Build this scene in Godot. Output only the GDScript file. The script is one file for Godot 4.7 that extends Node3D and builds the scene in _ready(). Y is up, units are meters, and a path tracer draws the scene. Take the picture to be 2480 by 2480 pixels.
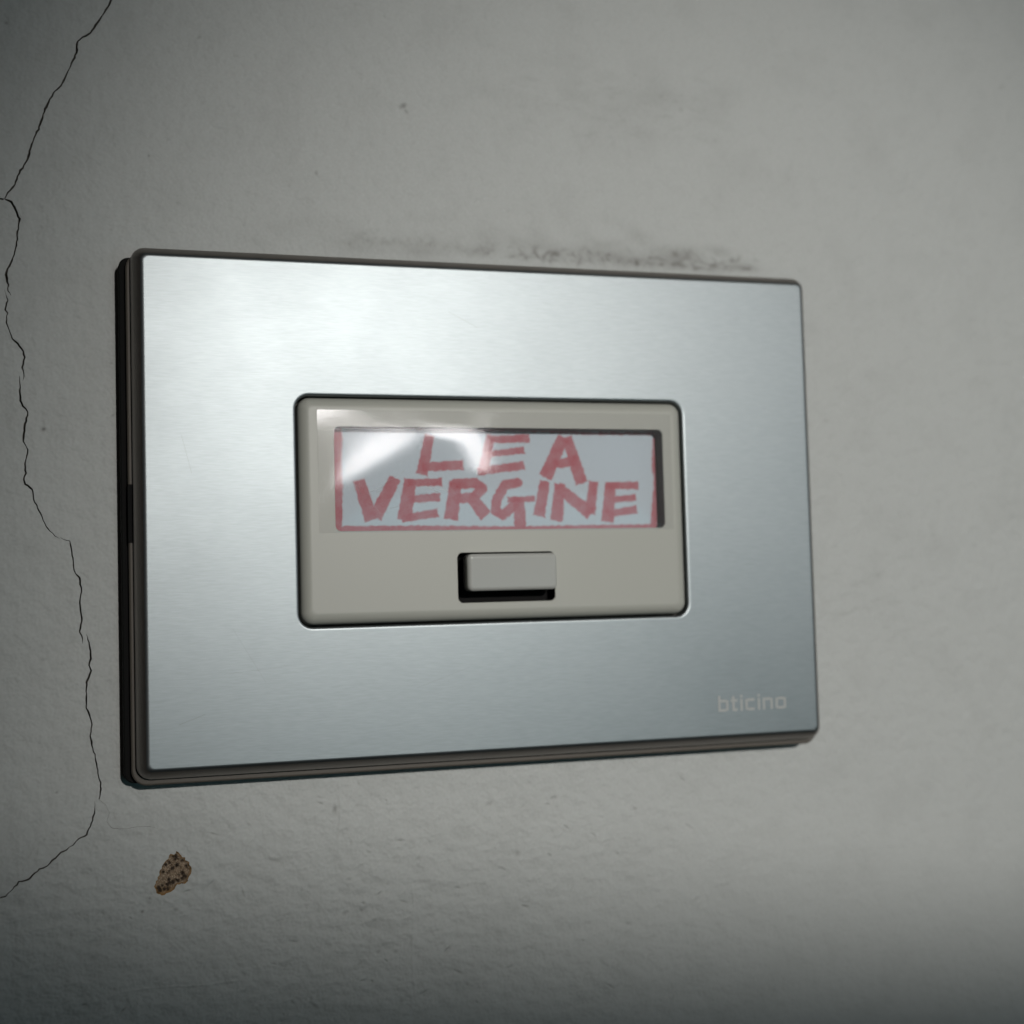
extends Node3D
# A wall-mounted doorbell seen close up. All shapes are laid out in millimetres
# (x to the right along the wall, y up, z out of the wall) and committed in metres.

const MM := 0.001

# ---------------------------------------------------------------- wall data (mm on the wall)
# each crack: [widest opening, taper at the start, taper at the end, points x, y, x, y ...]
var cracks := [
	[0.33, 0, 1, -59.4, 86.59, -60.33, 85.21, -61.25, 83.83, -62.17, 82.03, -63.5, 79.78, -64.61, 78.08, -66.62, 76.52, -66.67, 75.04, -67.14, 73.73, -68.15, 71.33, -68.95, 69.37, -70.14, 67.91, -71.73, 64.97, -72.23, 63.27, -72.73, 61.57, -73.22, 60.7, -73.92, 58.58, -74.42, 56.68, -75.49, 54.76, -76.37, 52.43, -77.44, 51.14, -77.9, 50.04, -76.92, 49.65, -76.21, 48.41, -75.71, 46.98, -75.99, 44.92, -76.17, 42.69, -76.74, 40.79, -77.23, 39.41, -77.79, 38.02, -77.53, 36.85, -77.54, 35.49, -77.02, 34.66],
	[0.3, 0, 0, -80.3, 50.24, -79.35, 50.1, -78.59, 50.04, -78.05, 49.99],
	[0.28, 1, 1, -78.02, 35.64, -77.55, 33.96, -77.91, 32.43, -77.6, 31.93, -77.85, 30.4, -77.22, 28.9, -76.99, 27.89, -76.12, 27.16, -75.33, 25.99, -75.07, 25.07, -75.43, 23.37, -75.21, 22.02, -75.42, 21.26],
	[0.27, 1, 1, -75.92, 22.2, -75.85, 20.69, -75.79, 18.16, -75.4, 17.32, -74.72, 16.32, -75.1, 14.47, -75.44, 11.77, -74.7, 10.43, -74.9, 9.43, -75.15, 8.59, -75.08, 6.74, -75.37, 5.74, -75.09, 5.07, -74.15, 4.23, -73.77, 2.21, -72.9, 0.37, -72.12, -1.65, -70.86, -3.09, -70.11, -3.55],
	[0.27, 1, 1, -70.01, -3.37, -68.65, -4.05, -68.26, -5.65, -68.03, -7.17, -68.01, -8.68, -67.17, -9.7, -66.79, -11.9, -67.21, -13.56, -66.91, -16.08, -67.22, -18.25, -66.85, -18.93, -66.74, -20.19],
	[0.26, 1, 0, -66.25, -18.62, -65.58, -20.82, -65.55, -22.49, -65.85, -23.48, -65.5, -24.33, -66.28, -26.14, -66.26, -28.47, -66.4, -30.13, -65.77, -31.66, -65.49, -32.84, -65.83, -34.48, -64.85, -38.94, -64.78, -39.94, -64.35, -41.95, -64.33, -43.28, -64.59, -44.51],
	[0.05, 0, 1, -64.51, -44.56, -63.63, -45.32, -63.04, -46.52, -63.41, -47.98, -62.78, -48.94, -61.48, -49.29, -58.87, -49.15, -56.91, -49.21, -54.94, -49.94],
	[0.23, 1, 0, -65.23, -44.71, -65.25, -46.03, -65.59, -47.66, -66.46, -49.82, -67.62, -50.31, -68.58, -51.22, -70.82, -52.6, -72.41, -54.11, -73.51, -54.51, -75.24, -55.99, -76.57, -56.2, -78.45, -58.22, -79.3, -58.38, -80.22, -58.86, -81.46, -60.2],
]
var chip_outline := [-52.69, -53.45, -52.33, -53.85, -51.91, -54.4, -51.41, -54.89, -50.85, -55.28, -50.6, -55.99, -50.52, -56.68, -50.67, -57.24, -51.05, -57.89, -51.52, -58.65, -52.19, -58.48, -52.76, -58.6, -53.05, -59.14, -53.62, -59.55, -54.35, -59.88, -55.14, -60.09, -55.76, -59.93, -56.09, -59.39, -56.33, -58.63, -56.07, -57.86, -55.72, -57.27, -55.49, -56.44, -55.09, -55.96, -55.02, -55.4, -54.57, -54.87, -54.11, -54.45, -53.88, -53.9, -53.48, -53.7, -52.98, -53.74]

# marker strokes on the name card: [width, round joins, points x, y ...] in mm
var strokes := [
	[1.88, 0, -11.1, 12.57, -12.55, 6.2],
	[1.58, 0, -12.41, 7.34, -5.47, 7.72],
	[1.73, 0, -0.33, 12.66, -2.02, 6.39],
	[1.35, 0, -0.91, 12.04, 6.43, 12.29],
	[1.13, 0, -0.98, 9.54, 5.44, 10.3],
	[1.43, 0, -2.76, 6.57, 5.37, 7.68],
	[2.33, 0, 12.65, 12.49, 9.24, 5.67],
	[2.18, 0, 13.35, 12.49, 15.78, 4.68],
	[1.65, 0, 10.86, 7.88, 14.99, 8.44],
	[2.18, 0, -23.21, 5.06, -21.31, -1.37],
	[2.18, 0, -17.2, 5.42, -20.59, -0.85],
	[2.33, 0, -14.55, 5.2, -15.72, -1.42],
	[1.28, 0, -14.85, 4.71, -9.26, 4.84],
	[1.35, 0, -14.92, 1.94, -9.59, 2.34],
	[1.35, 0, -16.08, -1.24, -10.02, -0.29],
	[2.33, 0, -6.74, 4.84, -7.72, -1.31],
	[1.73, 1, -6.94, 4.48, -3.38, 4.69, -2.09, 3.68, -3.63, 2.32, -6.44, 2.04],
	[2.25, 0, -4.37, 2.61, -1.65, -0.82],
	[1.73, 1, 4.13, 4.69, 1.9, 4.33, 0.39, 1.87, 0.07, 0.06, 1.38, -0.74, 2.93, 0.41, 3.8, 1.49],
	[0.98, 0, 2.4, 1.86, 7.12, 1.99],
	[2.10, 0, 4.32, 2.22, 4.43, -3.23],
	[2.03, 0, 9.1, 4.9, 7.88, -0.9],
	[2.18, 0, 11.85, 4.39, 11.03, -1.77],
	[2.10, 0, 11.33, 4.02, 17.26, -0.6],
	[1.88, 0, 18.03, 4.82, 17.18, -0.6],
	[2.25, 0, 21.21, 4.67, 20.39, -2],
	[1.28, 0, 20.6, 4.19, 26.3, 4.22],
	[1.13, 0, 20.91, 1.7, 25.74, 2.13],
	[1.35, 0, 20.43, -0.74, 25.87, 0.04],
	[1.1, 1, -29.67, -2.86, -13.58, -2.93, 1.31, -3.2, 34.93, -3.11],
	[1.7, 1, -26.76, 15.3, -26.71, 11.09, -26.99, 7.58, -26.8, 3.39, -27.18, -4.97],
	[1.28, 1, 30.38, 16.04, 29.67, 7.74, 29.99, 5.11, 28.7, -5.73],
	[0.53, 1, -13.16, 13.83, 5.62, 13.67, 17.32, 13.27, 33.49, 13.35],
]


func _ready() -> void:
	# ------------------------------------------------------------ camera
	var cam := Camera3D.new()
	cam.name = "camera"
	var lens := CameraAttributesPhysical.new()
	lens.frustum_focal_length = 12.0 / (1240.0 / 3600.0)
	lens.frustum_focus_distance = 0.2335
	lens.frustum_near = 0.02
	lens.frustum_far = 20.0
	lens.exposure_aperture = lens.frustum_focal_length / 4.4
	cam.attributes = lens
	cam.near = 0.02
	cam.far = 20.0
	cam.fov = rad_to_deg(2.0 * atan(1240.0 / 3600.0))
	cam.position = Vector3(-76.74, -15.3, 243.42) * MM
	cam.rotation = Vector3(deg_to_rad(3.43), deg_to_rad(-18.53), deg_to_rad(-1.58))
	add_child(cam)
	cam.current = true

	# ------------------------------------------------------------ surroundings and lamps
	var env := Environment.new()
	env.background_mode = Environment.BG_COLOR
	env.background_color = Color(0.0095, 0.0085, 0.0080).linear_to_srgb()
	env.tonemap_mode = Environment.TONE_MAPPER_LINEAR
	env.tonemap_exposure = 1.0
	env.sdfgi_enabled = true
	env.ssao_enabled = true
	env.ssil_enabled = true
	var we := WorldEnvironment.new()
	we.name = "surroundings"
	we.environment = env
	add_child(we)

	var spot := SpotLight3D.new()   # unseen lamp placed to light the wall, up and right of the camera
	spot.name = "unseen_spot"
	spot.light_energy = 0.835
	spot.light_color = Color(1.0, 0.98, 0.958)
	spot.light_size = 0.01
	spot.spot_angle = 9.15
	spot.spot_angle_attenuation = 1.0
	spot.spot_range = 5.0
	spot.spot_attenuation = 2.0
	spot.shadow_enabled = true
	add_child(spot)
	spot.look_at_from_position(Vector3(96, 240, 1100) * MM, Vector3(58, -6, 0) * MM, Vector3.UP)

	var side_light := AreaLight3D.new()   # unseen dim light, placed to brighten the right side of the wall
	side_light.name = "unseen_side_light"
	side_light.area_size = Vector2(0.25, 0.2)
	side_light.light_energy = 0.20
	side_light.area_normalize_energy = false
	side_light.light_color = Color(0.88, 0.96, 1.0)
	side_light.shadow_enabled = true
	add_child(side_light)
	side_light.look_at_from_position(Vector3(0.42, 0.08, 0.32), Vector3(0.08, 0.0, 0.0), Vector3.UP)

	var cool_light := AreaLight3D.new()   # unseen cool light, placed to tint the lower plate blue-green
	cool_light.name = "unseen_cool_light"
	cool_light.area_size = Vector2(0.7, 0.36)
	cool_light.light_energy = 0.15
	cool_light.area_normalize_energy = false
	cool_light.light_color = Color(0.62, 0.95, 1.0)
	cool_light.shadow_enabled = true
	add_child(cool_light)
	cool_light.look_at_from_position(Vector3(0.36, -0.17, 1.2), Vector3(0.0, 0.0, 0.0), Vector3.UP)

	# ------------------------------------------------------------ the scene
	await build_wall()
	build_doorbell()
	build_unseen_lamp()
	build_glare_lamp()


# ================================================================ helpers
func mat(color: Color, rough: float, metal := 0.0) -> StandardMaterial3D:
	var m := StandardMaterial3D.new()
	m.albedo_color = color.linear_to_srgb()
	m.roughness = rough
	m.metallic = metal
	return m


func begin() -> SurfaceTool:
	var st := SurfaceTool.new()
	st.begin(Mesh.PRIMITIVE_TRIANGLES)
	return st


func part(called: String, st: SurfaceTool, m: Material, parent: Node) -> MeshInstance3D:
	var o := MeshInstance3D.new()
	o.name = called
	st.generate_tangents()
	o.mesh = st.commit()
	o.mesh.surface_set_material(0, m)
	parent.add_child(o, true)
	return o


func tri(st: SurfaceTool, p: Array, n: Array) -> void:
	# wound clockwise as seen from the side the normals point to
	var up: Vector3 = (p[1] - p[0]).cross(p[2] - p[0])
	if up.length_squared() < 1e-12:
		return
	var order := [0, 2, 1] if up.dot(n[0] + n[1] + n[2]) > 0.0 else [0, 1, 2]
	for k in order:
		var v: Vector3 = p[k]
		st.set_normal(n[k].normalized())
		st.set_uv(Vector2(v.x + v.z * 0.37, -v.y + v.z * 0.53) / 120.0)
		st.add_vertex(v * MM)


func quad(st: SurfaceTool, a: Vector3, b: Vector3, c: Vector3, d: Vector3, n: Vector3) -> void:
	tri(st, [a, b, c], [n, n, n])
	tri(st, [a, c, d], [n, n, n])


# rounded rectangle: [points (z = 0), outward directions]; radii for the corners TR, TL, BL, BR
func ring(x0: float, x1: float, y0: float, y1: float, r: Array, n := 8) -> Array:
	var p := []
	var out := []
	var corners := [Vector2(x1, y1), Vector2(x0, y1), Vector2(x0, y0), Vector2(x1, y0)]
	var inward := [Vector2(-1, -1), Vector2(1, -1), Vector2(1, 1), Vector2(-1, 1)]
	for k in 4:
		for i in n + 1:
			var a := (k + float(i) / n) * PI / 2.0
			var d := Vector2(cos(a), sin(a))
			var q: Vector2 = corners[k] + inward[k] * r[k] + d * r[k]
			p.append(Vector3(q.x, q.y, 0))
			out.append(Vector3(d.x, d.y, 0))
	return [p, out]


func inset(r: Array, by: float, least := 0.3) -> Array:
	return r.map(func(x): return maxf(x - by, least))


# strip between two loops; slope = (outward, z) of the normal at each
func strip(st: SurfaceTool, a: Array, za: float, na: Vector2, b: Array, zb: float, nb: Vector2) -> void:
	var count: int = a[0].size()
	for i in count:
		var j := (i + 1) % count
		var p := [a[0][i] + Vector3(0, 0, za), a[0][j] + Vector3(0, 0, za), b[0][j] + Vector3(0, 0, zb), b[0][i] + Vector3(0, 0, zb)]
		var n := [a[1][i] * na.x + Vector3(0, 0, na.y), a[1][j] * na.x + Vector3(0, 0, na.y), b[1][j] * nb.x + Vector3(0, 0, nb.y), b[1][i] * nb.x + Vector3(0, 0, nb.y)]
		tri(st, [p[0], p[1], p[2]], [n[0], n[1], n[2]])
		tri(st, [p[0], p[2], p[3]], [n[0], n[2], n[3]])


func cap(st: SurfaceTool, a: Array, z: float, facing := 1.0) -> void:
	var c := Vector3.ZERO
	for q in a[0]:
		c += q
	c = c / a[0].size() + Vector3(0, 0, z)
	var n := Vector3(0, 0, facing)
	for i in a[0].size():
		tri(st, [c, a[0][i] + Vector3(0, 0, z), a[0][(i + 1) % a[0].size()] + Vector3(0, 0, z)], [n, n, n])


# a block with rounded corners and a rounded front edge
func block(st: SurfaceTool, x0: float, x1: float, y0: float, y1: float, z0: float, z1: float, corner: float, edge: float, steps := 6) -> void:
	var r := [corner, corner, corner, corner]
	var last := ring(x0, x1, y0, y1, r)
	strip(st, last, z0, Vector2(1, 0), last, z1 - edge, Vector2(1, 0))
	var lz := z1 - edge
	var ln := Vector2(1, 0)
	for k in range(1, steps + 1):
		var a := PI / 2.0 * k / steps
		var i := edge * (1.0 - cos(a))
		var now := ring(x0 + i, x1 - i, y0 + i, y1 - i, inset(r, i, 0.05))
		var z := z1 - edge + edge * sin(a)
		var nn := Vector2(cos(a), sin(a))
		strip(st, last, lz, ln, now, z, nn)
		last = now
		lz = z
		ln = nn
	cap(st, last, z1)
	cap(st, ring(x0, x1, y0, y1, r), z0, -1.0)


# ================================================================ the wall
const TX := -100.0
const TY := 118.0
const TS := 230.0
const TN := 1536
var dirt := PackedFloat32Array()
var relief := PackedFloat32Array()


# an uneven soft spot: adds to the dirt and to the relief (mm)
func spot_at(x: float, y: float, rx: float, ry: float, turn: float, dark: float, deep: float, sharp := 2.0) -> void:
	var k := TN / TS
	var reach := maxf(rx, ry) * 1.6
	var c := cos(turn)
	var s := sin(turn)
	for j in range(maxi(0, int((TY - y - reach) * k)), mini(TN, int((TY - y + reach) * k) + 2)):
		for i in range(maxi(0, int((x - TX - reach) * k)), mini(TN, int((x - TX + reach) * k) + 2)):
			var u := (i + 0.5) / k + TX - x
			var v := TY - (j + 0.5) / k - y
			var d := Vector2((u * c + v * s) / rx, (-u * s + v * c) / ry).length()
			if d < 1.6:
				var f := exp(-pow(d, sharp) * 1.4)
				dirt[j * TN + i] += dark * f
				relief[j * TN + i] += deep * f


func wall_material() -> StandardMaterial3D:
	dirt.resize(TN * TN)
	relief.resize(TN * TN)
	var broad := FastNoiseLite.new()
	broad.seed = 3
	broad.frequency = 1.0 / 38.0
	broad.fractal_octaves = 2
	var lumps := FastNoiseLite.new()
	lumps.seed = 11
	lumps.frequency = 1.0 / 3.4
	lumps.fractal_octaves = 3
	lumps.fractal_gain = 0.5
	var fine := FastNoiseLite.new()
	fine.seed = 5
	fine.frequency = 1.0 / 0.75
	fine.fractal_octaves = 2
	var cloud := FastNoiseLite.new()
	cloud.seed = 21
	cloud.frequency = 1.0 / 16.0
	cloud.fractal_octaves = 4
	var k := TS / TN
	for j in TN:
		var y := TY - (j + 0.5) * k
		var low := smoothstep(-40.0, -62.0, y)
		for i in TN:
			var x := TX + (i + 0.5) * k
			# lumpier towards the lower left, where the plaster was patched; brushed up and down at the left edge
			var rough := 0.75 + 1.1 * low * smoothstep(70.0, -20.0, x)
			var b := lerpf(lumps.get_noise_2d(x, y), lumps.get_noise_2d(x * 0.62 + 500.0, y * 1.05), 0.6 * low)
			var at := j * TN + i
			relief[at] = 0.16 * broad.get_noise_2d(x, y) + 0.19 * rough * b + 0.035 * fine.get_noise_2d(x, y) + 0.04 * smoothstep(-30.0, -70.0, x) * lumps.get_noise_2d(x * 1.6 + 300.0, y * 0.13)
			dirt[at] = 0.11 * maxf(0.0, cloud.get_noise_2d(x, y)) + 0.07 * fine.get_noise_2d(x + 50.0, y) + 0.12 * maxf(0.0, -b - 0.15) * rough
	# dents, specks and pits that can be told apart: x, y, rx, ry, turn, dark, deep
	for s in [
		[-12.9, 70.2, 0.75, 0.42, 0.5, 0.55, -0.25], [-12.4, 69.3, 0.5, 0.28, -0.9, 0.35, -0.18],
		[-72.4, 13.6, 0.34, 0.28, 0.3, 0.7, -0.15], [-77.5, 78.4, 0.3, 0.26, 0.0, 0.4, -0.1],
		[-55.7, 58.5, 0.24, 0.24, 0.0, 0.45, -0.1], [-47.4, 79.0, 0.5, 0.3, 0.7, 0.3, -0.1],
		[-28.3, 57.4, 0.28, 0.4, 0.0, 0.3, -0.1], [-27.3, -48.6, 0.34, 0.75, -0.15, 0.42, -0.22],
		[-44.9, -50.5, 0.8, 0.7, 0.3, 0.03, 0.14], [-44.5, -50.2, 0.3, 0.6, 0.5, 0.16, -0.08],
		[-58.2, -62.4, 0.3, 0.3, 0.0, 0.7, -0.15], [-53.1, -62.5, 0.5, 0.36, -0.2, 0.4, -0.1],
		[-57.1, -60.4, 0.22, 0.22, 0.0, 0.45, -0.05], [-72.8, -50.1, 0.24, 0.2, 0.0, 0.4, -0.08],
		[-70.9, -43.0, 0.22, 0.2, 0.0, 0.5, -0.08], [-37.6, -56.1, 1.3, 0.3, -0.3, 0.2, -0.14],
		[-42.5, -60.8, 0.22, 0.7, 0.25, 0.3, -0.2], [4.1, -58.3, 0.45, 0.35, 0.0, 0.28, -0.1],
		[-22.7, -60.7, 0.55, 0.3, -0.6, 0.25, -0.1], [-23.2, -44.7, 0.22, 0.22, 0.0, 0.35, -0.05],
		[-25.9, -65.6, 0.7, 0.35, 0.6, 0.22, -0.12], [-23.2, -65.4, 0.55, 0.3, -0.8, 0.26, -0.12],
		[-17.6, -72.6, 0.4, 0.3, 0.0, 0.3, -0.1], [-20.6, -72.4, 0.35, 0.3, 0.0, 0.26, -0.1],
		[-2.1, -62.9, 0.5, 0.3, 0.0, 0.2, -0.06], [-9.6, -72.0, 0.35, 0.28, 0.0, 0.24, -0.05],
		[5.5, 74.6, 0.3, 0.24, 0.0, 0.28, -0.05], [39.7, 73.8, 0.45, 0.6, 0.4, 0.26, -0.06],
		[67.2, 16.7, 0.7, 0.5, 0.0, 0.16, -0.04], [98.6, -7.0, 0.6, 0.6, 0.0, 0.16, -0.05],
		[80.7, -17.6, 1.6, 0.4, 0.0, 0.13, -0.04], [89.5, -4.9, 0.6, 0.5, 0.0, 0.14, -0.05],
		[72.8, 43.1, 1.2, 0.4, 0.0, 0.1, -0.03], [-62.0, 24.4, 0.3, 0.26, 0.0, 0.3, -0.06],
		[-61.8, 16.0, 0.5, 0.22, 0.6, 0.35, -0.06], [110.0, 84.0, 0.8, 0.5, 0.4, 0.2, -0.05],
		[-75.6, 47.2, 0.16, 0.9, 0.25, 0.22, -0.03], [-61.8, 46.0, 0.25, 0.25, 0.0, 0.2, -0.04],
		[-66.6, -9.2, 0.5, 0.2, -0.5, 0.14, -0.03], [-72.9, -22.6, 0.8, 0.4, 0.5, 0.12, -0.05],
	]:
		spot_at(s[0], s[1], s[2], s[3], s[4], s[5], s[6])
	var rng := RandomNumberGenerator.new()
	rng.seed = 77
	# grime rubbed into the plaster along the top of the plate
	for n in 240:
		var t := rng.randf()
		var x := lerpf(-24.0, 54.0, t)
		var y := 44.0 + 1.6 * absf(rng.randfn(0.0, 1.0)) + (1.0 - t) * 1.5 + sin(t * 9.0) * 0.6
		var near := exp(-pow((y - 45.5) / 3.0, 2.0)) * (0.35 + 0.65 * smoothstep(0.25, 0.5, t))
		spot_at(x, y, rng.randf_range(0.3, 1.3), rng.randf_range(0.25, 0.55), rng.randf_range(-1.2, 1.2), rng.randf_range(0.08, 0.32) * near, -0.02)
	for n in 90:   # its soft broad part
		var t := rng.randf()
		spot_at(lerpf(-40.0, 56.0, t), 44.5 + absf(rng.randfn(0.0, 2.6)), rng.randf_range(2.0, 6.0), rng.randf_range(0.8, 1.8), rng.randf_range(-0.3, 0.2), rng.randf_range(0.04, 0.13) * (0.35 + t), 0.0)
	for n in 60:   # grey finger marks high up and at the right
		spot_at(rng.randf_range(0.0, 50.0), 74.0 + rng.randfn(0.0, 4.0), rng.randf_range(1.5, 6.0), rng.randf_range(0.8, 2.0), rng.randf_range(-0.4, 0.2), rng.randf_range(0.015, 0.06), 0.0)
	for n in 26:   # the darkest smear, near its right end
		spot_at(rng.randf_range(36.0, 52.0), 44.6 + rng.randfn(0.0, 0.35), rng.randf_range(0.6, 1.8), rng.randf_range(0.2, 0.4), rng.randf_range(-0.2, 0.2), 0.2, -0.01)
	# faint smears higher up and to the lower right
	for n in 46:
		spot_at(rng.randf_range(8.0, 46.0), 73.0 + rng.randfn(0.0, 2.6), rng.randf_range(0.5, 2.2), rng.randf_range(0.2, 0.5), rng.randf_range(-0.3, 0.3), rng.randf_range(0.04, 0.13), -0.02)
	for n in 30:
		spot_at(rng.randf_range(64.0, 92.0), rng.randfn(-17.0, 5.0), rng.randf_range(0.5, 2.4), rng.randf_range(0.2, 0.5), rng.randf_range(-0.2, 0.4), rng.randf_range(0.04, 0.13), -0.02)
	for n in 150:   # little dents of the patched area under the plate
		spot_at(rng.randf_range(-68.0, 40.0), rng.randf_range(-92.0, -46.0), rng.randf_range(0.2, 0.9), rng.randf_range(0.15, 0.35), rng.randf_range(-0.8, 0.8), rng.randf_range(0.04, 0.2), rng.randf_range(-0.25, 0.05))
	for n in 50:   # stray specks
		spot_at(rng.randf_range(-80.0, 118.0), rng.randf_range(-98.0, 98.0), rng.randf_range(0.12, 0.3), rng.randf_range(0.12, 0.3), 0.0, rng.randf_range(0.05, 0.28), -0.03)
	# two ridges left by the filling knife
	for n in 40:
		var f := n / 39.0
		spot_at(-26.5 + sin(f * 5.0) * 0.2, lerpf(-44.0, -56.0, f), 0.28, 0.5, 0.0, -0.01, 0.035)
		spot_at(-14.5 + sin(f * 7.0) * 0.25, lerpf(-62.0, -80.0, f), 0.25, 0.6, 0.0, -0.01, 0.035)
		spot_at(lerpf(-62.0, -44.0, f), -74.5 + sin(f * 6.0) * 0.2, 0.6, 0.2, 0.0, -0.01, 0.03)
	var base := Color(0.452, 0.472, 0.461)
	var grime := Color(0.155, 0.15, 0.138)
	var px := PackedByteArray()
	px.resize(TN * TN * 3)
	for at in TN * TN:
		var c := base.lerp(grime, clampf(dirt[at], -0.08, 1.0)).linear_to_srgb()
		px[at * 3] = int(clampf(c.r * 255.0 + 0.5, 0, 255))
		px[at * 3 + 1] = int(clampf(c.g * 255.0 + 0.5, 0, 255))
		px[at * 3 + 2] = int(clampf(c.b * 255.0 + 0.5, 0, 255))
		relief[at] += 0.5
	var m := mat(Color.WHITE, 0.62)
	m.metallic_specular = 0.35
	m.albedo_texture = ImageTexture.create_from_image(Image.create_from_data(TN, TN, false, Image.FORMAT_RGB8, px))
	m.heightmap_enabled = true
	m.heightmap_texture = ImageTexture.create_from_image(Image.create_from_data(TN, TN, false, Image.FORMAT_RF, relief.to_byte_array()))
	m.heightmap_scale = 0.1   # 1 mm from 0 to 1
	return m


# the outline of a crack of uneven width that runs along the given points
func crack_outline(row: Array, number: int) -> PackedVector2Array:
	var rng := RandomNumberGenerator.new()
	rng.seed = 400 + number
	var line := []
	for i in range(3, row.size() - 3, 2):
		var a := Vector2(row[i], row[i + 1])
		var b := Vector2(row[i + 2], row[i + 3])
		var n := maxi(1, roundi(a.distance_to(b) / 0.5))
		for k in n:
			line.append(a.lerp(b, float(k) / n))
	line.append(Vector2(row[row.size() - 2], row[row.size() - 1]))
	for i in range(1, line.size() - 1):
		line[i] += Vector2(rng.randfn(), rng.randfn()) * (0.05 if row[0] > 0.1 else 0.03)
	var left := []
	var right := []
	var wide := 1.0
	for i in line.size():
		var d: Vector2 = (line[mini(i + 1, line.size() - 1)] - line[maxi(i - 1, 0)]).normalized()
		wide = lerpf(wide, rng.randf_range(0.25, 1.5), 0.45)
		var w: float = row[0] * 0.5 * wide
		if row[1]:
			w *= clampf(0.12 + i / 6.0, 0.0, 1.0)
		if row[2]:
			w *= clampf(0.12 + (line.size() - 1 - i) / 6.0, 0.0, 1.0)
		var side := Vector2(-d.y, d.x) * w
		left.append(line[i] + side)
		right.append(line[i] - side)
	right.reverse()
	return PackedVector2Array(left + right)


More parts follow.
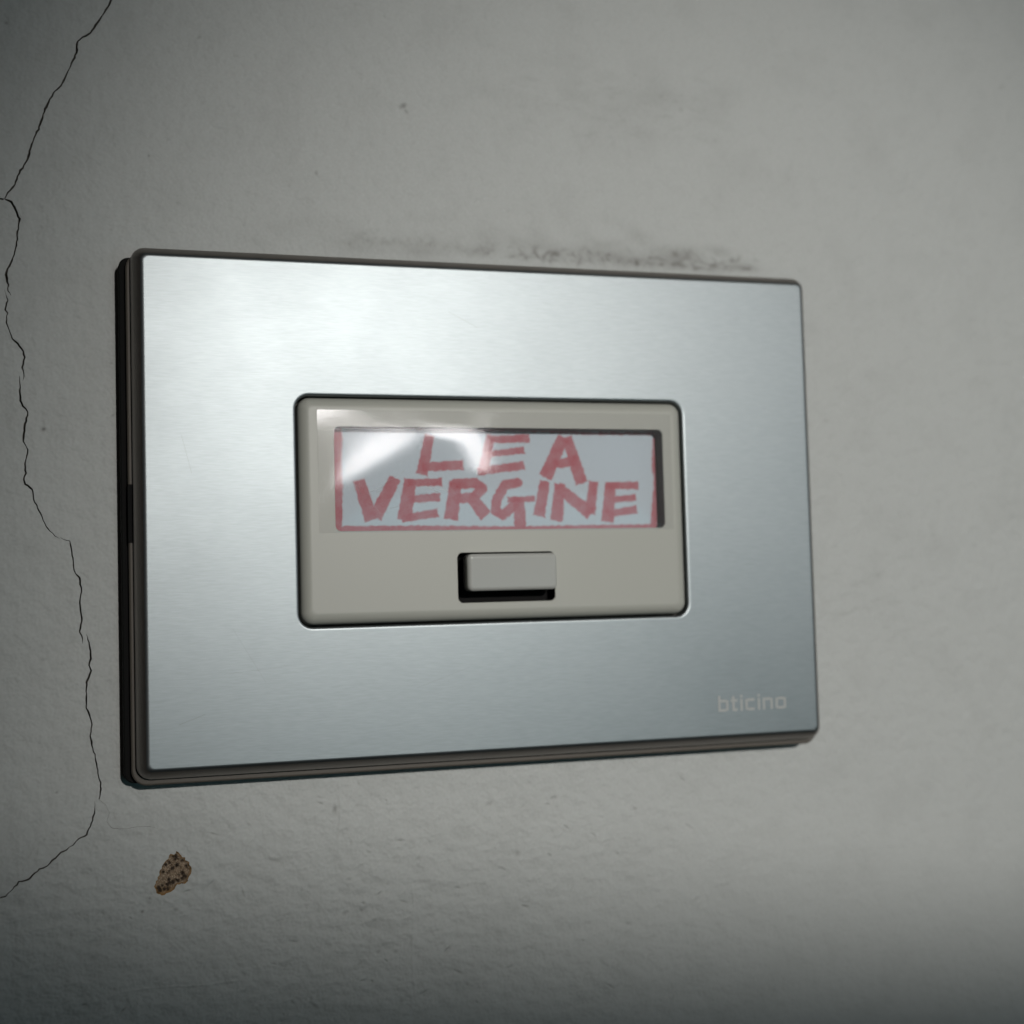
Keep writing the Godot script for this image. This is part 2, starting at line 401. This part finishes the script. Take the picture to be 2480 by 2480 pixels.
func build_wall() -> void:
	var outlines := []
	for n in cracks.size():
		outlines.append(crack_outline(cracks[n], n))
	var chip := PackedVector2Array()
	var rng := RandomNumberGenerator.new()
	rng.seed = 9
	for i in range(0, chip_outline.size(), 2):
		chip.append(Vector2(chip_outline[i], chip_outline[i + 1]) + Vector2(rng.randfn(), rng.randfn()) * 0.05)
		var j := (i + 2) % chip_outline.size()
		chip.append((Vector2(chip_outline[i], chip_outline[i + 1]) + Vector2(chip_outline[j], chip_outline[j + 1])) / 2.0 + Vector2(rng.randfn(), rng.randfn()) * 0.09)
	outlines.append(chip)
	# cut the openings out of the slab (in mm), then keep the faces of the slab itself
	var slab := CSGBox3D.new()
	slab.name = "slab"
	slab.size = Vector3(270, 270, 60)
	slab.position = Vector3(15, 3, -30)
	add_child(slab)
	for o in outlines:
		var c := CSGPolygon3D.new()
		c.name = "cut"
		c.polygon = o
		c.depth = 20.0
		c.operation = CSGShape3D.OPERATION_SUBTRACTION
		slab.add_child(c, true)
		c.position = Vector3(-15, -3, 30 + 10)
	for i in 3:
		await get_tree().process_frame
	var baked := slab.bake_static_mesh()
	remove_child(slab)
	slab.free()
	var st := begin()
	for s in baked.get_surface_count():
		var arrays := baked.surface_get_arrays(s)
		var v: PackedVector3Array = arrays[Mesh.ARRAY_VERTEX]
		var ix = arrays[Mesh.ARRAY_INDEX]
		var count: int = ix.size() if ix else v.size()
		for t in range(0, count, 3):
			var p := []
			for k in 3:
				p.append(v[ix[t + k] if ix else t + k] + Vector3(15, 3, -30))
			var up: Vector3 = -(p[1] - p[0]).cross(p[2] - p[0]).normalized()
			var deepest: float = minf(p[0].z, minf(p[1].z, p[2].z))
			if deepest > -20.0 and not (up.z > 0.9 and deepest > -0.5):
				continue   # inside an opening: built below as parts
			for k in 3:
				st.set_normal(up)
				st.set_uv(Vector2((p[k].x - TX) / TS, (TY - p[k].y) / TS))
				st.add_vertex(p[k] * MM)
	var m := wall_material()
	var wall := part("wall", st, m, self)
	wall.set_meta("kind", "structure")
	wall.set_meta("label", "grey painted plaster wall with a long dark crack down its left side")
	wall.set_meta("category", "wall")
	# the openings
	var raw := mat(Color(0.20, 0.185, 0.16), 0.95)
	for n in cracks.size():
		var o: PackedVector2Array = outlines[n]
		var half := o.size() / 2
		var cs := begin()
		var deep := 2.2 if cracks[n][0] > 0.1 else 0.3
		for i in half:
			# floor of the crack and its two sides
			var j := mini(i + 1, half - 1)
			var l0 := Vector3(o[i].x, o[i].y, 0)
			var l1 := Vector3(o[j].x, o[j].y, 0)
			var r0 := Vector3(o[o.size() - 1 - i].x, o[o.size() - 1 - i].y, 0)
			var r1 := Vector3(o[o.size() - 1 - j].x, o[o.size() - 1 - j].y, 0)
			var b := Vector3(0, 0, -deep)
			var f0 := (l0 + r0) / 2.0 + b
			var f1 := (l1 + r1) / 2.0 + b
			if i < half - 1:
				var across := (r0 - l0).normalized() + Vector3(0, 0, 0.1)
				var back := (l0 - r0).normalized() + Vector3(0, 0, 0.1)
				quad(cs, l0, l1, f1, f0, across)
				quad(cs, r0, r1, f1, f0, back)
		var cracked := part("crack", cs, raw, wall)
		cracked.set_meta("label", "dark hairline crack in the plaster" if n == 6 else "dark jagged crack in the plaster")
	# the spot where the paint has flaked off: a shallow dip with a rough bottom
	var cst := begin()
	var bumps := FastNoiseLite.new()
	bumps.seed = 31
	bumps.frequency = 1.0 / 0.6
	bumps.fractal_octaves = 3
	var pits := FastNoiseLite.new()
	pits.seed = 8
	pits.frequency = 1.0 / 0.85
	var middle := Vector2.ZERO
	for q in chip:
		middle += q / chip.size()
	var rings := 34
	var holes := [[-54.46, -55.44, 0.33], [-52.93, -54.71, 0.28], [-51.92, -54.97, 0.31], [-53.4, -56.04, 0.35], [-54.87, -56.55, 0.26], [-51.31, -55.82, 0.28], [-51.89, -56.96, 0.33], [-51.61, -57.44, 0.43], [-53.99, -57.75, 0.31], [-52.58, -58.04, 0.33], [-53.43, -58.26, 0.42], [-53.88, -58.33, 0.38], [-54.22, -58.53, 0.35], [-55.07, -58.6, 0.28], [-55.63, -58.92, 0.38], [-55.41, -59.33, 0.42], [-54.74, -59.22, 0.36], [-54.18, -59.21, 0.31], [-52.72, -55.59, 0.42], [-52.93, -54.2, 0.36], [-51.96, -57.81, 0.35], [-53.26, -54.23, 0.28], [-53.84, -55.15, 0.25], [-50.91, -55.73, 0.25]]
	var bottom := func(f: float, q: Vector2) -> Vector3:
		var w := middle.lerp(q, f)
		var z := -0.32 * smoothstep(1.0, 0.78, f) + 0.16 * bumps.get_noise_2d(w.x, w.y) * smoothstep(1.0, 0.8, f)
		var pit := smoothstep(0.12, 0.40, pits.get_noise_2d(w.x, w.y * 1.1))
		return Vector3(w.x, w.y, z - 0.5 * pit * smoothstep(1.0, 0.85, f))
	cst.set_smooth_group(0)
	for r in rings:
		for i in chip.size():
			var a := chip[i]
			var b := chip[(i + 1) % chip.size()]
			for k in 2:
				var m0: Vector2 = a.lerp(b, k * 0.5)
				var m1: Vector2 = a.lerp(b, k * 0.5 + 0.5)
				var f0 := float(r) / rings
				var f1 := float(r + 1) / rings
				var p := [bottom.call(f0, m0), bottom.call(f1, m0), bottom.call(f1, m1), bottom.call(f0, m1)]
				for t in [[0, 1, 2], [0, 2, 3]]:
					for q in [t[0], t[2], t[1]]:
						var w: Vector3 = p[q]
						var pit := 0.7 * smoothstep(0.2, 0.5, pits.get_noise_2d(w.x, w.y * 1.1))
						for o in holes:
							pit = maxf(pit, smoothstep(1.25, 0.45, Vector2(w.x - o[0], w.y - o[1]).length() / o[2] + 0.5 * bumps.get_noise_2d(w.x * 1.5, w.y * 1.5)))
						var rim := smoothstep(0.86, 1.0, f1)
						var grain := bumps.get_noise_2d(w.x * 2.3 + 40.0, w.y * 2.3)
						var col := Color(0.22, 0.16, 0.105).lerp(Color(0.44, 0.36, 0.27), clampf(grain * 2.0, 0, 1))
						col = col.lerp(Color(0.25, 0.145, 0.055), clampf(rim * 0.9 + 0.5 * smoothstep(-58.2, -59.6, w.y), 0, 1))
						col = col.lerp(Color(0.022, 0.014, 0.008), pit * 0.95)
						cst.set_color(col)
						cst.set_uv(Vector2(w.x, w.y) * 0.05)
						cst.add_vertex(w * MM)
	cst.generate_normals()
	var cm := mat(Color.WHITE, 0.9)
	cm.vertex_color_use_as_albedo = true
	var flake := part("chipped_patch", cst, cm, wall)
	flake.set_meta("label", "small brown patch where the paint has flaked off")


# ================================================================ the doorbell
func brushed_metal() -> StandardMaterial3D:
	# fine lines along x: a strip of noise that is long in x and short in y
	var n := 1024
	var lines := FastNoiseLite.new()
	lines.seed = 14
	lines.frequency = 1.0
	lines.fractal_octaves = 2
	var wear := FastNoiseLite.new()
	wear.seed = 4
	wear.frequency = 0.004
	var px := PackedByteArray()
	px.resize(n * n * 3)
	var rough := PackedByteArray()
	rough.resize(n * n)
	var height := PackedFloat32Array()
	height.resize(n * n)
	for j in n:
		for i in n:
			var a := lines.get_noise_2d(i * 0.012, j * 1.1)
			var b := lines.get_noise_2d(i * 0.035 + 90.0, j * 1.7)
			var w := wear.get_noise_2d(i, j)
			var v := 1.0 + 0.03 * a + 0.08 * b + 0.02 * w
			var at := j * n + i
			var g := Color(0.243 * v, 0.270 * v, 0.280 * v).linear_to_srgb()
			px[at * 3] = int(g.r * 255.0)
			px[at * 3 + 1] = int(g.g * 255.0)
			px[at * 3 + 2] = int(g.b * 255.0)
			rough[at] = int(clampf(0.448 + 0.012 * a + 0.02 * w, 0, 1) * 255.0)
			height[at] = 0.5 + 0.25 * a + 0.25 * b
	# a few handling scratches: x, y, x, y in mm
	for s in [[-44.5, -18.5, -39.5, -27.0], [-46.0, -25.5, -36.0, -24.6], [-53.0, -33.0, -49.0, -31.6], [-8.0, 33.0, -3.0, 30.5], [-15.0, -29.0, -6.0, -26.0], [-52.0, 12.0, -50.5, 6.0]]:
		for k in 160:
			var q := Vector2(s[0], s[1]).lerp(Vector2(s[2], s[3]), k / 159.0) / 120.0
			var at := (posmod(int((-q.y + 0.485) * n), n)) * n + posmod(int((q.x + 0.485) * n), n)
			for c in 3:
				px[at * 3 + c] = int(px[at * 3 + c] * 0.985)
			height[at] -= 0.06
	var m := mat(Color.WHITE, 1.0, 1.0)
	m.albedo_texture = ImageTexture.create_from_image(Image.create_from_data(n, n, false, Image.FORMAT_RGB8, px))
	m.roughness_texture = ImageTexture.create_from_image(Image.create_from_data(n, n, false, Image.FORMAT_L8, rough))
	m.heightmap_enabled = true
	m.heightmap_texture = ImageTexture.create_from_image(Image.create_from_data(n, n, false, Image.FORMAT_RF, height.to_byte_array()))
	m.heightmap_scale = 0.00025
	m.uv1_offset = Vector3(0.46, 0.45, 0)   # keeps the joint of the texture off the plate
	m.anisotropy_enabled = true
	m.anisotropy = 0.24
	return m


func build_doorbell() -> void:
	var bell := Node3D.new()
	bell.name = "doorbell"
	bell.set_meta("label", "brushed metal doorbell plate with a hand-lettered red name card and one push button")
	bell.set_meta("category", "doorbell")
	add_child(bell)
	var metal := brushed_metal()
	var plastic := mat(Color(0.374, 0.384, 0.347), 0.42)
	plastic.metallic_specular = 0.45
	var button_plastic := mat(Color(0.40, 0.41, 0.39), 0.15)
	var black := mat(Color(0.010, 0.010, 0.010), 0.8)
	black.metallic_specular = 0.2
	var frame_plastic := mat(Color(0.085, 0.075, 0.062), 0.6)

	# --- frame that holds the plate on the wall: a dark foot and a rim that shows round the plate
	var st := begin()
	block(st, -60.9, 59.4, -42.0, 40.9, 0.05, 3.2, 1.6, 0.3)  # dark foot, widened at the left to deepen the shaded band there
	part("mounting_frame", st, black, bell)
	st = begin()
	block(st, -59.9, 60.1, -42.35, 41.3, 3.3, 4.5, 2.4, 0.35)
	part("frame_rim", st, frame_plastic, bell)
	st = begin()
	block(st, -59.96, -57.0, -4.6, 4.6, 3.22, 4.56, 0.05, 0.05)  # raised black block stands in for the dark recess of the slot
	part("release_slot", st, black, bell)

	# --- brushed plate: skirt, rounded-off bevel, flat face, edge of the opening
	st = begin()
	var r := [2.2, 2.2, 2.2, 2.2]
	var px0 := -59.2
	var px1 := 60.0
	var py0 := -41.3
	var py1 := 42.0
	var edge := func(i: float, least: float) -> Array:
		return ring(px0 + i, px1 - i, py0 + i, py1 - i, inset(r, i, least))
	strip(st, edge.call(0.6, 0.7), 4.5, Vector2(-1, 0), edge.call(0.6, 0.7), 5.6, Vector2(-1, 0))
	strip(st, edge.call(0.6, 0.7), 4.5, Vector2(0, -1), edge.call(0.0, 0.7), 4.65, Vector2(0.7, -0.7))
	strip(st, edge.call(0.0, 0.7), 4.65, Vector2(1, 0), edge.call(0.0, 0.7), 5.5, Vector2(1, 0))
	var bevel := begin()
	var profile := [[0.0, 5.5, Vector2(1, 0.05)], [0.14, 6.0, Vector2(0.93, 0.36)], [0.4, 6.5, Vector2(0.84, 0.54)], [0.9, 7.15, Vector2(0.76, 0.65)], [1.3, 7.62, Vector2(0.66, 0.75)], [1.58, 7.88, Vector2(0.38, 0.93)], [1.9, 8.0, Vector2(0, 1)]]
	for k in profile.size() - 1:
		var a = profile[k]
		var b = profile[k + 1]
		strip(bevel if k < 4 else st, edge.call(a[0], 0.8), a[1], a[2], edge.call(b[0], 0.8), b[1], b[2])
	var ax := 33.95
	var ay := 18.6
	strip(st, edge.call(1.9, 0.8), 8.0, Vector2(0, 1), ring(-ax - 0.55, ax + 0.55, -ay - 0.55, ay + 0.55, [2.75, 2.75, 2.75, 2.75]), 8.0, Vector2(0, 1))
	var lip := [[0.55, 8.0, Vector2(0, 1)], [0.34, 7.965, Vector2(-0.2, 0.98)], [0.16, 7.86, Vector2(-0.5, 0.86)], [0.04, 7.68, Vector2(-0.9, 0.43)], [0.0, 7.5, Vector2(-1, 0)], [0.0, 5.6, Vector2(-1, 0)]]
	for k in lip.size() - 1:
		var a = lip[k]
		var b = lip[k + 1]
		strip(st, ring(-ax - a[0], ax + a[0], -ay - a[0], ay + a[0], [2.2 + a[0], 2.2 + a[0], 2.2 + a[0], 2.2 + a[0]]), a[1], a[2], ring(-ax - b[0], ax + b[0], -ay - b[0], ay + b[0], [2.2 + b[0], 2.2 + b[0], 2.2 + b[0], 2.2 + b[0]]), b[1], b[2])
	var plate := part("cover_plate", st, metal, bell)
	part("bevel_edge", bevel, mat(Color(0.30, 0.275, 0.255), 0.45, 1.0), plate)
	part("maker_lettering", lettering(), mat(Color(0.37, 0.38, 0.37), 0.5), plate)

	# --- plastic module in the opening: rounded rim, a face with two openings
	st = begin()
	var mx := 33.72
	var my := 18.38
	var rm := [2.0, 2.0, 2.0, 2.0]
	var mz := 8.5
	var m0 := Vector2(-33.55, -18.25)
	var m1 := Vector2(mx, my)
	var rim := [[0.0, 4.6, Vector2(1, 0)], [0.0, 6.8, Vector2(1, 0)], [0.1, 7.25, Vector2(0.95, 0.31)], [0.3, 7.65, Vector2(0.85, 0.53)], [0.6, 7.98, Vector2(0.68, 0.73)], [1.0, 8.27, Vector2(0.45, 0.89)], [1.5, 8.45, Vector2(0.2, 0.98)], [1.9, mz, Vector2(0, 1)]]
	for k in rim.size() - 1:
		var a = rim[k]
		var b = rim[k + 1]
		strip(st, ring(m0.x + a[0], m1.x - a[0], m0.y + a[0], m1.y - a[0], inset(rm, a[0], 0.8)), a[1], a[2], ring(m0.x + b[0], m1.x - b[0], m0.y + b[0], m1.y - b[0], inset(rm, b[0], 0.8)), b[1], b[2])
	var f0 := m0 + Vector2(1.9, 1.9)
	var f1 := m1 - Vector2(1.9, 1.9)
	var split := -5.2
	var win := [-27.95, 29.95, -3.42, 13.72]
	var well := [-7.75, 9.35, -15.45, -7.05]
	strip(st, ring(f0.x, f1.x, split, f1.y, [0.8, 0.8, 0, 0]), mz, Vector2(0, 1), ring(win[0], win[1], win[2], win[3], [0.95, 0.95, 0.95, 0.95]), mz, Vector2(0, 1))
	strip(st, ring(f0.x, f1.x, f0.y, split, [0, 0, 0.8, 0.8]), mz, Vector2(0, 1), ring(well[0], well[1], well[2], well[3], [0.9, 0.9, 0.9, 0.9]), mz, Vector2(0, 1))
	var inner := begin()
	var deep_inner := begin()
	for o in [[win, 0.95, 5.2], [well, 0.9, 5.0]]:
		var w: Array = o[0]
		var c: float = o[1]
		strip(st, ring(w[0], w[1], w[2], w[3], [c, c, c, c]), mz, Vector2(-0.3, 0.95), ring(w[0] + 0.08, w[1] - 0.08, w[2] + 0.08, w[3] - 0.08, [c, c, c, c]), mz - 0.16, Vector2(-1, 0.1))
		strip(inner if o[0] == win else deep_inner, ring(w[0] + 0.08, w[1] - 0.08, w[2] + 0.08, w[3] - 0.08, [c, c, c, c]), mz - 0.16, Vector2(-1, 0), ring(w[0] + 0.08, w[1] - 0.08, w[2] + 0.08, w[3] - 0.08, [c, c, c, c]), o[2], Vector2(-1, 0))
	var module := part("bell_module", st, plastic, bell)
	part("shaded_opening_sides", inner, mat(Color(0.009, 0.006, 0.006), 0.8), module)  # near-black colour stands in for shade inside the card opening
	part("shaded_opening_sides", deep_inner, black, module)  # black puts the shade round the button into the colour
	st = begin()
	block(st, well[0] - 0.4, well[1] + 0.4, well[2] - 0.4, well[3] + 0.4, 4.6, 5.1, 0.9, 0.05)
	part("button_well", st, black, module)  # black floor, coloured for the shade deep in the well

	# --- name card behind a clear cover
	st = begin()
	var cw := ring(-29.2, 31.2, -4.6, 14.9, [0.3, 0.3, 0.3, 0.3])
	strip(st, cw, 5.1, Vector2(1, 0), cw, 5.4, Vector2(1, 0))
	cap(st, cw, 5.4)
	cap(st, cw, 5.1, -1.0)
	part("name_card", st, card_material(), bell).set_meta("label", "white paper card lettered by hand in red marker, with a red border")
	st = begin()
	# a thin, slightly domed sheet: front and back follow the same curve
	var nx := 48
	var ny := 18
	var dome := func(i: int, j: int, z: float) -> Array:
		var u := 2.0 * i / nx - 1.0
		var v := 2.0 * j / ny - 1.0
		return [Vector3(0.4 + 31.0 * u, 6.35 + 9.95 * v, z + 0.6 * (1.0 - u * u) * (1.0 - v * v)), Vector3(1.2 * u / 31.0 * (1.0 - v * v), 1.2 * v / 9.95 * (1.0 - u * u), 1.0).normalized()]
	for face in [[8.64, 1.0], [8.53, -1.0]]:
		for i in nx:
			for j in ny:
				var c := [dome.call(i, j, face[0]), dome.call(i + 1, j, face[0]), dome.call(i + 1, j + 1, face[0]), dome.call(i, j + 1, face[0])]
				tri(st, [c[0][0], c[1][0], c[2][0]], [c[0][1] * face[1], c[1][1] * face[1], c[2][1] * face[1]])
				tri(st, [c[0][0], c[2][0], c[3][0]], [c[0][1] * face[1], c[2][1] * face[1], c[3][1] * face[1]])
	var border := ring(-30.6, 31.4, -3.6, 16.3, [0.0, 0.0, 0.0, 0.0], 1)
	strip(st, border, 8.53, Vector2(1, 0), border, 8.64, Vector2(1, 0))
	var clear := StandardMaterial3D.new()
	clear.transparency = BaseMaterial3D.TRANSPARENCY_ALPHA
	clear.albedo_color = Color(1, 1, 1, 0.02)
	clear.roughness = 0.06
	clear.metallic_specular = 0.5
	var cover := part("clear_cover", st, clear, bell)
	cover.set_meta("label", "clear glossy plastic cover over the name card")
	st = begin()
	for row in [[0.07, -16.47, 6.4, -18.52, 5.09, -20.9, 3.54, -22.24, 2.89], [0.08, -24.85, 4.68, -24.21, 3.7, -23.71, 2.57], [0.06, -22.61, 1.42, -21.62, 0.77, -20.33, -0.87], [0.06, -18.97, 0.26, -17.62, 0.58], [0.16, -13.32, 3.85, -12.13, 3.76, -10.43, 3.35, -9.07, 3.21], [0.1, -12.65, 3.6, -10.79, 2.85], [0.07, -21.24, 2.88, -20.07, 3.21], [0.05, -20.29, 1.09, -19.32, -0.55], [0.05, -25.81, 5.98, -25.1, 4.52], [0.05, -24.42, 9.24, -22.91, 10.22]]:
		for i in range(1, row.size() - 3, 2):
			var a := Vector2(row[i], row[i + 1])
			var b := Vector2(row[i + 2], row[i + 3])
			var side: Vector2 = (b - a).orthogonal().normalized() * row[0] * 0.5
			var q := []
			for v in [a + side, a - side, b - side, b + side]:
				var u2 := pow((v.x - 0.4) / 31.0, 2.0)
				var v2 := pow((v.y - 6.35) / 9.95, 2.0)
				q.append(Vector3(v.x, v.y, 8.655 + 0.6 * (1.0 - u2) * (1.0 - v2)))
			quad(st, q[0], q[1], q[2], q[3], Vector3(0, 0, 1))
	var scuff := mat(Color(0.62, 0.62, 0.63), 0.8)
	scuff.transparency = BaseMaterial3D.TRANSPARENCY_ALPHA
	scuff.albedo_color.a = 0.34
	var marks := part("scratches", st, scuff, cover)
	marks.set_meta("kind", "stuff")

	# --- push button: a raised bar, set at the top of its well
	st = begin()
	block(st, -6.45, 9.15, -13.5, -7.4, 7.6, 10.3, 0.9, 0.7)
	var button := part("push_button", st, button_plastic, bell)
	st = begin()
	block(st, -5.6, 8.2, -12.6, -7.7, 5.11, 7.8, 0.6, 0.1)
	part("button_stem", st, black, button)  # black too, so the gap below the button stays as dark as shade


# the word on the plate, in thin raised strokes
func lettering() -> SurfaceTool:
	var st := begin()
	var x := 39.0
	var y := -35.5
	var w := 0.42
	var hh := 2.05
	for ch in "bticino":
		var bars := []   # x0, x1, y0, y1 in the letter
		var step := 2.35
		match ch:
			"b":
				bars = [[0.0, w, 0.0, 2.75], [w, 1.5, 0.0, w], [w, 1.5, hh - w, hh], [1.5, 1.5 + w, 0.12, hh - 0.12]]
				step = 2.4
			"t":
				bars = [[0.25, 0.25 + w, 0.0, 2.6], [-0.05, 0.25, hh - w, hh], [0.25 + w, 1.2, hh - w, hh], [0.25 + w, 1.2, 0.0, w]]
				step = 1.75
			"i":
				bars = [[0.0, w, 0.0, hh], [0.0, w, hh + 0.25, hh + 0.68]]
				step = 0.95
			"c":
				bars = [[0.0, w, 0.12, hh - 0.12], [w, 1.75, 0.0, w], [w, 1.75, hh - w, hh]]
				step = 2.35
			"n":
				bars = [[0.0, w, 0.0, hh], [w, 1.5, hh - w, hh], [1.5, 1.5 + w, 0.0, hh - 0.12]]
				step = 2.45
			"o":
				bars = [[0.0, w, 0.12, hh - 0.12], [w, 1.6, 0.0, w], [w, 1.6, hh - w, hh], [1.6, 1.6 + w, 0.12, hh - 0.12]]
				step = 2.4
		for b in bars:
			block(st, x + b[0], x + b[1], y + b[2], y + b[3], 7.99, 8.03, 0.06, 0.01, 1)
		x += step * 1.03
	return st


# red marker on white paper: every stroke darkens the paper where it passes
func card_material() -> StandardMaterial3D:
	var k := 18.0
	var x0 := -29.2
	var y1 := 14.9
	var w := int(60.4 * k)
	var h := int(19.5 * k)
	var ink := PackedFloat32Array()
	ink.resize(w * h)
	var wob := FastNoiseLite.new()
	wob.seed = 2
	wob.frequency = 0.05
	var fibre := FastNoiseLite.new()
	fibre.seed = 6
	fibre.frequency = 0.09
	fibre.fractal_octaves = 3
	for s in strokes:
		var pts := []
		for i in range(2, s.size(), 2):
			pts.append(Vector2((s[i] - x0) * k, (y1 - s[i + 1]) * k))
		var half: float = s[0] * k * 0.5
		var lo: Vector2 = pts[0]
		var hi: Vector2 = pts[0]
		for q in pts:
			lo = lo.min(q)
			hi = hi.max(q)
		lo -= Vector2.ONE * (half + 4)
		hi += Vector2.ONE * (half + 4)
		for j in range(maxi(0, int(lo.y)), mini(h, int(hi.y) + 1)):
			for i in range(maxi(0, int(lo.x)), mini(w, int(hi.x) + 1)):
				var q := Vector2(i + 0.5, j + 0.5)
				var best := 1e9
				for n in pts.size() - 1:
					var a: Vector2 = pts[n]
					var d: Vector2 = pts[n + 1] - a
					var t := (q - a).dot(d) / d.length_squared()
					var away := (q - a - d * clampf(t, 0, 1)).length() - half
					if not s[1]:   # a chisel tip leaves square ends
						var over := maxf(-t, t - 1.0) * d.length() - 2.0
						away = maxf(absf((q - a).cross(d)) / d.length() - half * (0.90 + 0.16 * clampf(t, 0, 1)), over)
					best = minf(best, away)
				best += wob.get_noise_2d(i, j) * 3.6
				var f := clampf(0.5 - best / 5.0, 0.0, 1.0)
				if f > 0.0:
					var wet := 0.80 + 0.10 * wob.get_noise_2d(i * 0.4 + 200.0, j * 0.4)
					var had := ink[j * w + i]
					ink[j * w + i] = minf(1.0, maxf(had, f * wet) + 0.07 * minf(had, f * wet))
	var px := PackedByteArray()
	px.resize(w * h * 3)
	for j in h:
		for i in w:
			var paper := Color(0.515, 0.595, 0.655) * (1.0 + 0.05 * fibre.get_noise_2d(i, j))
			var c := paper.lerp(Color(0.41, 0.05, 0.07), clampf(ink[j * w + i] * (1.0 + 0.12 * fibre.get_noise_2d(i * 1.7, j * 1.7)), 0, 1)).linear_to_srgb()
			var at := (j * w + i) * 3
			px[at] = int(clampf(c.r, 0, 1) * 255.0)
			px[at + 1] = int(clampf(c.g, 0, 1) * 255.0)
			px[at + 2] = int(clampf(c.b, 0, 1) * 255.0)
	var m := mat(Color.WHITE, 0.8)
	m.albedo_texture = ImageTexture.create_from_image(Image.create_from_data(w, h, false, Image.FORMAT_RGB8, px))
	# the uv of tri() is x / 120, -y / 120
	m.uv1_scale = Vector3(120.0 / 60.4, 120.0 / 19.5, 1)
	m.uv1_offset = Vector3((-x0 - 5.4 * 0.37) / 60.4, (y1 - 5.4 * 0.53) / 19.5, 0)
	m.texture_repeat = false
	return m


# ================================================================ unseen lamps, placed for the wall light and the cover glare
func glowing(energy: float) -> StandardMaterial3D:
	var glow := mat(Color(0.8, 0.8, 0.8), 0.5)
	glow.emission_enabled = true
	glow.emission = Color(1.0, 0.985, 0.985)
	glow.emission_energy_multiplier = energy
	return glow


# unseen lamp placed to light the wall, over a sheet that darkens the wall's bottom
func build_unseen_lamp() -> void:
	var lamp := Node3D.new()
	lamp.name = "unseen_lamp"
	lamp.set_meta("label", "unseen bulb placed to light the wall, over a black sheet that shades the wall bottom")
	lamp.set_meta("category", "lamp")
	add_child(lamp)
	var at := Vector3(96, 240, 1100)
	var st := begin()
	var rows := 10
	for i in rows:
		for k in 16:
			var p := []
			var n := []
			for q in [[i, k], [i + 1, k], [i + 1, k + 1], [i, k + 1]]:
				var a: float = PI * q[0] / rows
				var b: float = TAU * q[1] / 16
				var d := Vector3(sin(a) * cos(b), cos(a), sin(a) * sin(b))
				n.append(d)
				p.append(at + d * 11.0)
			tri(st, [p[0], p[1], p[2]], [n[0], n[1], n[2]])
			tri(st, [p[0], p[2], p[3]], [n[0], n[2], n[3]])
	part("bulb", st, glowing(1.5), lamp)
	st = begin()
	# unseen sloping sheet, shaped to darken the bottom of the wall
	var a := Vector3(82, 217, 1120)
	var b := Vector3(110, 216, 1120)
	var c := Vector3(112, 132.2, 740)
	var d := Vector3(25, 142.6, 740)
	var t := Vector3(0, -1.5, 0)
	var up := (c - b).cross(a - b).normalized()
	up = up if up.y > 0 else -up
	quad(st, a, b, c, d, up)
	quad(st, a + t, b + t, c + t, d + t, -up)
	quad(st, d, c, c + t, d + t, Vector3(0, 0, -1))
	quad(st, a, b, b + t, a + t, Vector3(0, 0, 1))
	quad(st, a, d, d + t, a + t, Vector3(-1, 0, 0))
	quad(st, b, c, c + t, b + t, Vector3(1, 0, 0))
	part("light_blocker", st, mat(Color(0.02, 0.02, 0.02), 0.7), lamp)


# unseen lamp, shaped to put the glare in the clear cover: a wide bar with two drooping arms, 12 mm thick
func build_glare_lamp() -> void:
	var lamp := Node3D.new()
	lamp.name = "unseen_glare_lamp"
	lamp.set_meta("label", "unseen white glowing shape, mirrored as glare in the clear cover")
	lamp.set_meta("category", "lamp")
	add_child(lamp)
	var glow := glowing(10.0)
	var dim := glowing(4.8)
	for piece in [
		["glare_lobe", [79.1, 62.2, 78.9, 72.6, 88.8, 93.3, 110.5, 126.9, 133.9, 161.2, 150.3, 184.7, 175.4, 207.3, 172.5, 190.7, 155.2, 153.7, 135.7, 121.3, 115.5, 92.9, 97.7, 72.7, 86.2, 60.9, 81.9, 59.4]],
		["glare_lobe", [187, 216.1, 213, 234.3, 231.9, 239, 233.7, 217.8, 234.6, 171.6, 234.8, 125.6, 232, 87.4, 225.2, 70.7, 219.8, 82.6, 217.4, 124.1, 214.9, 168.4, 209.5, 190.4, 198, 191.8, 185.4, 193.7]],
		["glare_bar", [136.2, 127.6, 194.5, 273, 259.2, 350.2, 241, 250.8, 198.4, 229.8, 189.2, 235.1, 175.3, 212.1, 137.9, 173.9, 96.4, 115.5]],
	]:
		var outline := PackedVector2Array()
		for k in range(0, piece[1].size(), 2):
			outline.append(Vector2(piece[1][k], piece[1][k + 1]))
		var st := begin()
		var ix := Geometry2D.triangulate_polygon(outline)
		for side in [[760.0, -1.0], [772.0, 1.0]]:
			var n := Vector3(0, 0, side[1])
			for k in range(0, ix.size(), 3):
				var p := []
				for q in 3:
					p.append(Vector3(outline[ix[k + q]].x, outline[ix[k + q]].y, side[0]))
				tri(st, p, [n, n, n])
		for k in outline.size():
			var a := outline[k]
			var b := outline[(k + 1) % outline.size()]
			var n := Vector3(b.y - a.y, a.x - b.x, 0).normalized()
			quad(st, Vector3(a.x, a.y, 760), Vector3(b.x, b.y, 760), Vector3(b.x, b.y, 772), Vector3(a.x, a.y, 772), n)
		part(piece[0], st, dim if piece[0] == "glare_bar" else glow, lamp)
